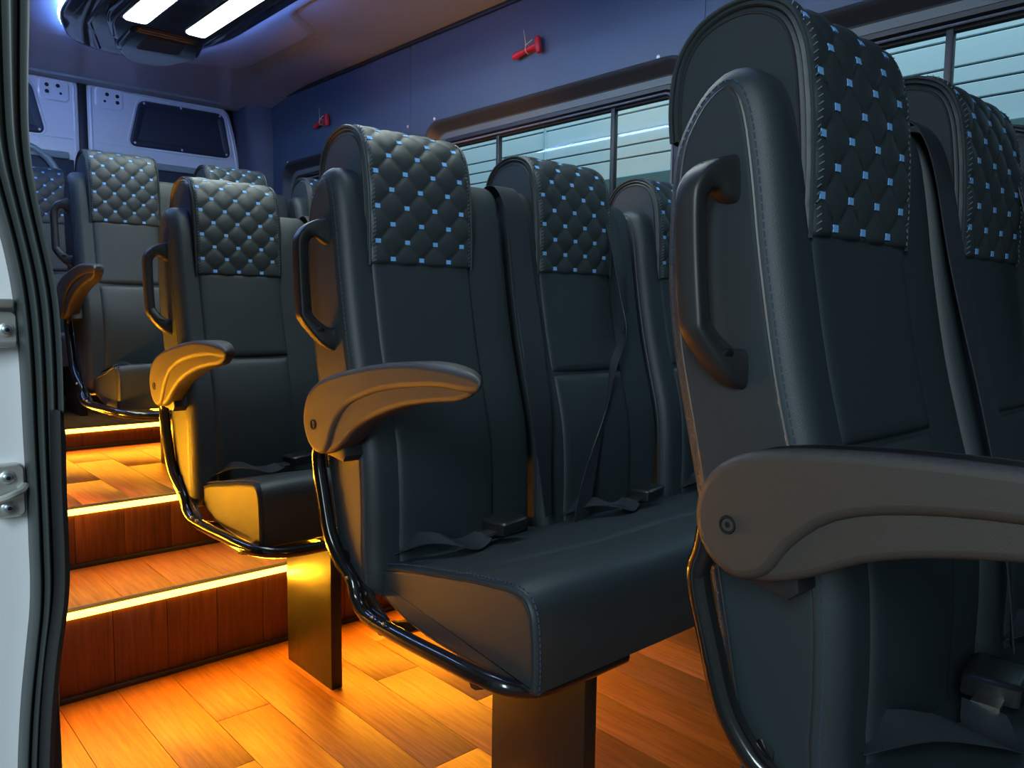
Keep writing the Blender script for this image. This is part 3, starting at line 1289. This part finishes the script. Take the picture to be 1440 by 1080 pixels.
# closed underside
n1 = len(V)
V2 = []
for j in range(NSQ+1):
    p, n = at_s(LT*j/NSQ)
    for x in (x0q+0.003, x1q-0.003):
        V2.append((x, p.x-n.x*0.008, p.y-n.y*0.008))
F2 = []
for j in range(NSQ):
    F2.append((n1+2*j, n1+2*j+2, n1+2*j+3, n1+2*j+1))
    F2.append((j*(NXQ+1), (j+1)*(NXQ+1), n1+2*(j+1), n1+2*j))
    F2.append((j*(NXQ+1)+NXQ, n1+2*j+1, n1+2*j+3, (j+1)*(NXQ+1)+NXQ))
mb.v += V2
mb.f += F2
ME['quilted_cover'] = mb.mesh('quilted_cover', LEATHER2, 80)


def qpt(x, s, lift=0.0):
    p, n = at_s(s)
    e = min(x-x0q, x1q-x)
    k = min(1, max(0, e)/0.012)
    k = math.sqrt(max(0, 1-(1-k)**2))
    h = -0.006+0.0095*k + 0.0062*(puff(x, s)-0.6)*min(1, max(e, 0)/0.01)+lift
    return Vector((x, p.x+n.x*h, p.y+n.y*h)), Vector((0, n.x, n.y))


kn = MB()
th = MB()
for m_ in range(-12, 24):
    for n_ in range(-12, 24):
        u, v = (m_+n_)/2, (m_-n_)/2
        x, s = HX0+U0+u*DX, S0+v*DS
        if x0q+0.004 < x < x1q-0.004 and 0.004 < s < LT-0.01:
            c, nr = qpt(x, s, 0.0022)
            tz = Vector((1, 0, 0)).cross(nr).normalized()
            obox(kn, c, Vector((0.0050, 0, 0)), tz*0.0036, nr*0.0013)
# thread lines along diagonals
for sgn in (1, -1):
    for m_ in range(-14, 26):
        pts = []
        for q in range(0, 500):
            s = LT*q/200
            if s > LT-0.002:
                break
            v = (s-S0)/DS
            u = m_-v if sgn == 1 else m_+v
            x = HX0+U0+u*DX
            if x0q+0.004 < x < x1q-0.004 and s > 0.003:
                pts.append(qpt(x, s, 0.0004)[0])
            elif pts:
                break
        if len(pts) > 3:
            tube(th, pts, 0.0007, 4)
ME['knots'] = kn.mesh('stitch_knots', KNOT)
# zigzag edge stitching on both side edges
for x, sg in ((x0q+0.008, 1), (x1q-0.008, -1)):
    q = 0
    s = 0.006
    while s < LT-0.02:
        a, _ = qpt(x-0.0025, s, 0.0008)
        b, _ = qpt(x+0.0025, s+0.0035, 0.0008)
        tube(th, [a, b], 0.0007, 4)
        s += 0.007
ME['threads'] = th.mesh('quilt_threads', THREAD)
for i, x in enumerate((x0q+0.001, x1q-0.001)):
    mb = tube(MB(), [(x, at_s(LT*q/60)[0].x+at_s(LT*q/60)[1].x*0.0005, at_s(LT*q/60)[0].y+at_s(LT*q/60)[1].y*0.0005) for q in range(61)], 0.0024, 6)
    ME['cover_piping%d' % i] = mb.mesh('piping', LEATHER2)

# grab handle on the aisle side: top foot, bar, bottom foot
HX = -0.040
hpts = [(0.012, 0.034, 0.905), (0.004, 0.040, 0.914), (-0.012, 0.048, 0.922), (-0.030, 0.058, 0.922), (-0.038, 0.066, 0.908), (-0.040, 0.070, 0.885), (-0.040, 0.072, 0.84), (-0.040, 0.070, 0.80), (-0.039, 0.064, 0.775), (-0.032, 0.050, 0.755), (-0.018, 0.034, 0.742), (-0.004, 0.022, 0.736), (0.012, 0.016, 0.735)]
hpts = [(0.014, 0.050, 0.922), (0.000, 0.055, 0.925), (-0.014, 0.060, 0.927), (-0.027, 0.065, 0.923), (-0.0355, 0.067, 0.914), (-0.040, 0.068, 0.900), (-0.040, 0.066, 0.85), (-0.040, 0.060, 0.792), (-0.0385, 0.058, 0.780), (-0.028, 0.051, 0.763), (-0.014, 0.043, 0.748), (0.000, 0.038, 0.742), (0.014, 0.034, 0.742)]
hw_ = [0.026, 0.023, 0.016, 0.012, 0.011, 0.0105, 0.010, 0.0105, 0.011, 0.012, 0.015, 0.020, 0.024]
mb = MB()
hc = catmull(hpts, 3, False)
hcw = [p.x for p in catmull([(q, 0, 0) for q in hw_], 3, False)]
bar(mb, hc, (0, 1, 0), 0.0140, hcw)
ME['handle'] = mb.mesh('grab_handle', PLASTIC_S, 45)
ME['handle_hole0'] = disc(MB(), (-0.022, 0.063, 0.9375), (-0.2, -0.1, 1), 0.0065, 0.0012, 12).mesh('screw_hole', HOLE)
ME['handle_hole1'] = disc(MB(), (-0.0215, 0.0345, 0.7560), (-0.35, -1.0, -0.3), 0.0070, 0.0030, 12).mesh('screw_hole', HOLE)

# armrest: (x 0.463..0.515 -> relative to XS)
arm_top = [(0.046, 0.600), (0.040, 0.636), (0.018, 0.662), (-0.020, 0.680), (-0.083, 0.696), (-0.166, 0.711), (-0.242, 0.720), (-0.310, 0.722), (-0.372, 0.719), (-0.414, 0.713), (-0.428, 0.703), (-0.415, 0.690), (-0.380, 0.676)]
arm_low = [(-0.310, 0.667), (-0.241, 0.655), (-0.166, 0.632), (-0.114, 0.608), (-0.077, 0.582), (-0.040, 0.562), (-0.005, 0.554), (0.028, 0.566)]
crease = [(-0.373, 0.690), (-0.321, 0.690), (-0.223, 0.679), (-0.146, 0.661), (-0.089, 0.637), (-0.055, 0.602), (-0.036, 0.568)]
full = catmull([(a, b, 0) for a, b in arm_top+arm_low], 3)
full = [Vector((p.x, p.y)) for p in full]
def arm_disp(x, y, z):
    t = min(1, max(0, (-0.27-y)/0.15))
    q = x+0.052
    return (-0.052+q*(1-0.30*t*t), y+t*q*0.75, z)


ME['armrest'] = extr(full, -0.046, -0.004, 0.008, 4, 1, arm_disp).mesh('armrest', PLASTIC, 40)
cov = catmull([(a, b, 0) for a, b in arm_top[:-1]+crease+arm_low[-2:]], 3)
cov = [Vector((p.x, p.y)) for p in cov]
ME['arm_cover'] = extr(cov, -0.052, 0.002, 0.009, 4, 1, arm_disp).mesh('arm_cover', PLASTIC, 40)
mb = MB()
tube(mb, [(-0.0525, 0.007+0.0075*math.cos(a/16*2*PI), 0.602+0.0075*math.sin(a/16*2*PI)) for a in range(16)], 0.0014, 6, True)
disc(mb, (-0.0515, 0.007, 0.602), (-1, 0, 0), 0.0042, 0.0006, 6)
ME['arm_screw'] = mb.mesh('socket_screw', HOLE)
mb = extr([(p.x, p.y) for p in [Vector((0.03, 0.552)), Vector((-0.05, 0.545)), Vector((-0.06, 0.556)), Vector((-0.05, 0.60)), Vector((0.03, 0.60))]], -0.030, 0.004, 0.004, 2)
ME['arm_block'] = mb.mesh('pivot_block', PLASTIC_S)

# cushion: whole bench
def cushion_mesh(cl):
    """cl: extra length at the front"""
    cp = [(0.006, 0.326), (-0.036, 0.331), (-0.086, 0.309), (-0.169, 0.287), (-0.28, 0.279), (-0.38, 0.279), (-0.444, 0.282), (-0.452, 0.292), (-0.453, 0.33), (-0.450, 0.372), (-0.444, 0.398), (-0.428, 0.416), (-0.40, 0.421), (-0.36, 0.417),
          (-0.32, 0.4125), (-0.30, 0.4095), (-0.28, 0.4060), (-0.23, 0.398), (-0.169, 0.388), (-0.12, 0.378), (-0.086, 0.370), (-0.04, 0.362), (0.01, 0.360), (0.020, 0.354), (0.022, 0.340), (0.018, 0.330)]
    def mp(p):
        y, z = p
        if y < -0.2:
            y = -0.2+(y+0.2)*(0.25+cl)/0.25
        return (y, z)
    cp = [mp(p) for p in cp]
    C = catmull([(a, b, 0) for a, b in cp], 4)
    C = [Vector((p.x, p.y)) for p in C]

    def dz(x, y, z):
        e = min(x-0.54, 1.70-x)
        if z > 0.35 and y < -0.05:
            z += 0.004*math.sin((x-0.54)/0.395*2*PI)*0.5-0.010*max(0, 1-e/0.06)*max(0, min(1, (y+0.42)/-0.05+1))*0
            if e < 0.10:
                z += -0.004*(1-e/0.10)**2
            yg = -0.30
            z -= 0.006*max(0, 1-abs(y-yg)/0.012)*max(0, min(1, (x-0.60)/0.12))
        # soft wrinkles
            z += 0.0012*math.sin(y*95+x*14)*max(0, 1-abs(e-0.07)/0.09)
        return (x, y, z)
    me = extr(C, 0.540, 1.700, 0.010, 4, 30, dz).mesh('seat_cushion', LEATHER, 50)
    inn = inset(C, 0.008)
    mb = MB()
    tube(mb, [(0.5415, p.x, p.y) for p in inn], 0.0022, 6, True)
    st = MB()
    dashes(st, [(0.5480, p.x, p.y) for p in inset(C, -0.0006)], 0.0085, 0.003, 0.0010, True)
    return me, mb.mesh('piping', PIPING), st.mesh('stitching', STITCH)


CU = {k: cushion_mesh(v) for k, v in {'std': 0.0, 'short': -0.05, 'shorter': -0.12}.items()}

# frame: tube loop on the aisle side, back to under the cushion + bracket + cross tubes
fr = [(0.503, 0.050, 0.600), (0.503, 0.057, 0.56), (0.503, 0.064, 0.53), (0.503, 0.046, 0.465), (0.503, 0.026, 0.406), (0.505, 0.000, 0.370), (0.508, -0.026, 0.350), (0.509, -0.043, 0.332), (0.509, -0.052, 0.310), (0.509, -0.078, 0.292), (0.509, -0.123, 0.287), (0.509, -0.203, 0.287), (0.510, -0.294, 0.289), (0.514, -0.36, 0.288), (0.530, -0.410, 0.284), (0.575, -0.428, 0.276), (0.64, -0.428, 0.272), (0.75, -0.428, 0.272)]
mb = MB()
tube(mb, catmull(fr, 4, False), 0.0125, 12)
for y in (-0.36, -0.12):
    tube(mb, [(0.512, y, 0.280), (0.56, y, 0.268), (1.69, y, 0.268)], 0.012, 8)
tube(mb, [(0.512, -0.01, 0.372), (0.60, -0.005, 0.345), (1.68, 0.0, 0.345)], 0.012, 8)
ME['frame'] = mb.mesh('frame', STEEL)
mb = MB()
V = [(x, y, z) for x in (0.514, 0.520) for y, z in ((-0.016, 0.360), (-0.040, 0.352), (-0.135, 0.296), (-0.10, 0.290), (-0.060, 0.320))]
F = [(0, 1, 2, 3, 4), (9, 8, 7, 6, 5)]+[(i, (i+1) % 5, 5+(i+1) % 5, 5+i) for i in range(5)]
mb.add(V, F)
ME['bracket'] = mb.mesh('bracket', STEEL)
BOLTS = [disc(MB(), (0.500, y, z), (-1, -0.2, 0.6), 0.0035, 0.006, 8).mesh('bolt', SCREW) for y, z in ((-0.118, 0.300), (-0.150, 0.299), (-0.040, 0.345))]


def belt_strap(kind):
    mb = MB()
    if kind == 'front':      # shoulder belt lying flat over the gap between two seats
        ribbon(mb, [(0.905, 0.10, 1.016), (0.905, 0.062, 1.040), (0.906, 0.030, 1.030), (0.908, 0.006, 0.98), (0.908, -0.018, 0.87), (0.905, -0.042, 0.78), (0.898, -0.066, 0.70), (0.892, -0.092, 0.60), (0.892, -0.104, 0.50), (0.896, -0.112, 0.40)],
               [(0.027, 0, 0)]*6+[(0.026, 0, 0)]*2+[(0.020, 0.004, 0), (0.014, 0.006, 0)])
    elif kind == 'twist':    # loose twisted belt
        ribbon(mb, [(1.166, 0.12, 1.020), (1.168, 0.060, 1.048), (1.178, 0.016, 1.030), (1.190, -0.014, 0.93), (1.190, -0.037, 0.83), (1.178, -0.055, 0.75), (1.126, -0.070, 0.68), (1.080, -0.090, 0.59), (1.010, -0.115, 0.475), (0.975, -0.125, 0.38)],
               [(0.024, 0, 0), (0.024, 0.003, 0), (0.025, 0.006, 0), (0.024, 0.006, 0.0), (0.022, 0.010, 0), (0.012, 0.014, 0.004), (0.005, 0.012, 0.008), (0.012, 0.008, 0.010), (0.023, 0.004, 0.008), (0.026, 0.003, 0.006)], 0.0018, 6)
    return mb.mesh('shoulder_belt', BELT)


ME['belt_front'] = belt_strap('front')
ME['belt_twist'] = belt_strap('twist')


def lap(x):
    """lap belt: webbing coming from the seat gap, looping to a buckle; x = aisle-side start"""
    mb = MB()
    ribbon(mb, [(x+0.00, -0.075, 0.385), (x+0.022, -0.11, 0.410), (x+0.045, -0.15, 0.414), (x+0.070, -0.165, 0.404), (x+0.10, -0.155, 0.399), (x+0.135, -0.14, 0.402)],
           [(0.016, 0.012, 0), (0.006, 0.026, 0.002), (0.0, 0.028, 0.004), (-0.004, 0.026, 0.004), (-0.004, 0.024, 0.004), (-0.003, 0.020, 0.003)], 0.0018, 5)
    a = mb.mesh('lap_belt', BELT)
    t = MB()
    c = Vector((x+0.188, -0.135, 0.412))
    obox(t, c, (0.034, 0.004, 0.002), (-0.003, 0.029, 0.0), (0, -0.001, 0.0125), 0.28)
    b = t.mesh('buckle', BUCKLE)
    t = MB()
    obox(t, (x+0.146, -0.140, 0.404), (0.012, 0.001, 0.001), (-0.001, 0.013, 0.0), (0, 0, 0.0022))
    tg = t.mesh('buckle_tongue', SCREW)
    return a, b, tg


LAP = [lap(0.575), lap(0.975), lap(1.37)]


def pedestal_mesh(x, zlow):
    mb = MB()
    box(mb, (x, -0.385, zlow), (x+0.028, -0.165, 0.276), 0.0015)
    box(mb, (x-0.012, -0.395, 0.268), (x+0.05, -0.155, 0.278), 0.001)
    return mb.mesh('pedestal', PEDM)


led = MB()
box(led, (0.680, -0.40, 0.262), (0.690, -0.06, 0.268))
ME['seat_led'] = led.mesh('under_seat_light', AMBER2)


def bench(yq, ox, dz, zfloor, nseat, cu, label, spc=SPC, belts=True, led=True, arm=True, tilt=0, cat='bench seat'):
    root = empty('triple_seat', (1.1+ox, yq-0.2, zfloor), label, cat, 'black leather seat rows in the van')
    o3 = Vector((ox, yq, dz))-root.location

    def put(name, me, parent=root, x=0.0, label=None):
        o = link(name, me, parent, tuple(o3+Vector((x, 0, 0))) if parent is root else (x, 0, 0))
        if label:
            o['label'] = label
        return o
    c = put('seat_cushion', CU[cu][0])
    put('piping', CU[cu][1], c)
    tag(put('stitching', CU[cu][2], c), kind='stuff')
    if arm:
        f = put('frame', ME['frame'])
        put('bracket', ME['bracket'], f)
        for bm_ in BOLTS:
            put('bolt', bm_, f)
    for px in (0.712, 1.50):
        put('pedestal', pedestal_mesh(px, zfloor-dz))
    if led:
        put('under_seat_light', ME['seat_led'], label='amber light strip under the seat')
    for k in range(nseat):
        b = put('backrest', ME['backrest'], x=XS+k*spc)
        for i in (0, 1):
            put('piping', ME['piping%d' % i], b)
        tag(put('stitching', ME['stitching'], b), kind='stuff')
        put('back_panel', ME['upper_panel'], b)
        put('back_panel', ME['lower_panel'], b)
        h = put('headrest', ME['headrest'], x=XS+k*spc)
        for i in (0, 1):
            put('piping', ME['head_piping%d' % i], h)
        q = put('quilted_cover', ME['quilted_cover'], h, label='diamond-quilted cover with sky blue stitches')
        tag(put('stitch_knots', ME['knots'], h), kind='stuff')
        tag(put('quilt_threads', ME['threads'], h), kind='stuff')
        for i in (0, 1):
            put('piping', ME['cover_piping%d' % i], h)
        if k == 0 and arm:
            hd = put('grab_handle', ME['handle'], x=XS)
            put('screw_hole', ME['handle_hole0'], hd)
            put('screw_hole', ME['handle_hole1'], hd)
            a = put('armrest', ME['armrest'], x=XS)
            if tilt:
                c0 = Vector((0, 0.007, 0.602))
                a.rotation_euler = (tilt, 0, 0)
                a.location += c0-Matrix.Rotation(tilt, 3, 'X') @ c0
            put('arm_cover', ME['arm_cover'], a)
            put('socket_screw', ME['arm_screw'], a)
            put('pivot_block', ME['arm_block'], a)
    if belts:
        for k, (a, b, tg) in enumerate(LAP[:nseat]):
            lb = put('lap_belt', a)
            put('buckle', b, lb)
            put('buckle_tongue', tg, lb)
        put('shoulder_belt', ME['belt_front'])
        if nseat > 2:
            put('shoulder_belt', ME['belt_twist'])
    return root


bench(0.39, 0.0, 0.0, ZF, 3, 'std', 'nearest row of dark leather seats, cut off by the right edge of the photo', tilt=math.radians(7))
bench(1.18, 0.0, 0.0, ZF, 3, 'std', 'middle seat row with a wide open cushion in the centre, amber-lit armrest')
bench(1.97, 0.0, 0.0, ZF, 3, 'short', 'seat row standing just before the first lit step')
bench(2.885, 0.0, 0.192, Z2, 3, 'shorter', 'raised seat row on the second step with small curved armrest')
bench(3.86, -0.06, 0.262, Z3, 3, 'shorter', 'rearmost seat row directly in front of the white rear doors', spc=0.37, belts=False, led=False, arm=False)


# ================================================================== EMERGENCY HAMMERS
def hammer(y, z, s, label):
    root = empty('emergency_hammer', (WX, y, z), label, 'hammer', 'red emergency hammers on the side wall')

    def put(nm, mb, m):
        return link(nm, mb.mesh(nm, m, 40), root)
    # local: y towards rear (left in view), z up, x into the van negative
    mb = MB()
    P = [(-0.016, -0.052*s, -0.030*s), (-0.016, -0.050*s, -0.022*s), (-0.016, -0.047*s, 0.0), (-0.016, -0.043*s, 0.024*s), (-0.016, -0.041*s, 0.034*s)]
    tube(mb, P, [0.008, 0.012, 0.012, 0.012, 0.007], 12)
    put('hammer_head', mb, RED)
    mb = MB()
    tube(mb, [(-0.016, -0.046*s, 0.004*s), (-0.016, -0.02*s, 0.0), (-0.016, 0.01*s, -0.003*s), (-0.016, 0.04*s, -0.008*s), (-0.016, 0.085*s, -0.014*s), (-0.016, 0.098*s, -0.017*s)], [0.012, 0.010, 0.008, 0.010, 0.0125, 0.009], 10)
    put('hammer_handle', mb, RED)
    mb = MB()
    box(mb, (-0.010, -0.04*s, -0.012), (0.0, 0.03*s, 0.008), 0.003)
    put('holder', mb, RED)
    mb = MB()
    tube(mb, [(-0.016+0.0125*math.cos(a/12*2*PI), 0.014*s, -0.003+0.0145*math.sin(a/12*2*PI)) for a in range(12)], 0.0016, 6, True)
    tube(mb, [(-0.028, 0.016*s, 0.008), (-0.022, -0.020*s, 0.022)], 0.0016, 6)
    tube(mb, [(-0.026, 0.014*s, 0.009), (-0.020, 0.028*s, 0.045*s), (-0.016, 0.040*s, 0.078*s)], [0.002, 0.0013, 0.0009], 6)
    put('cable_tie', mb, TIE)


hammer(2.090, 1.700, 0.88, 'red emergency hammer with cream cable tie above the middle window')
hammer(3.560, 1.690, 0.88, 'small red emergency hammer on the dark wall near the rear corner')
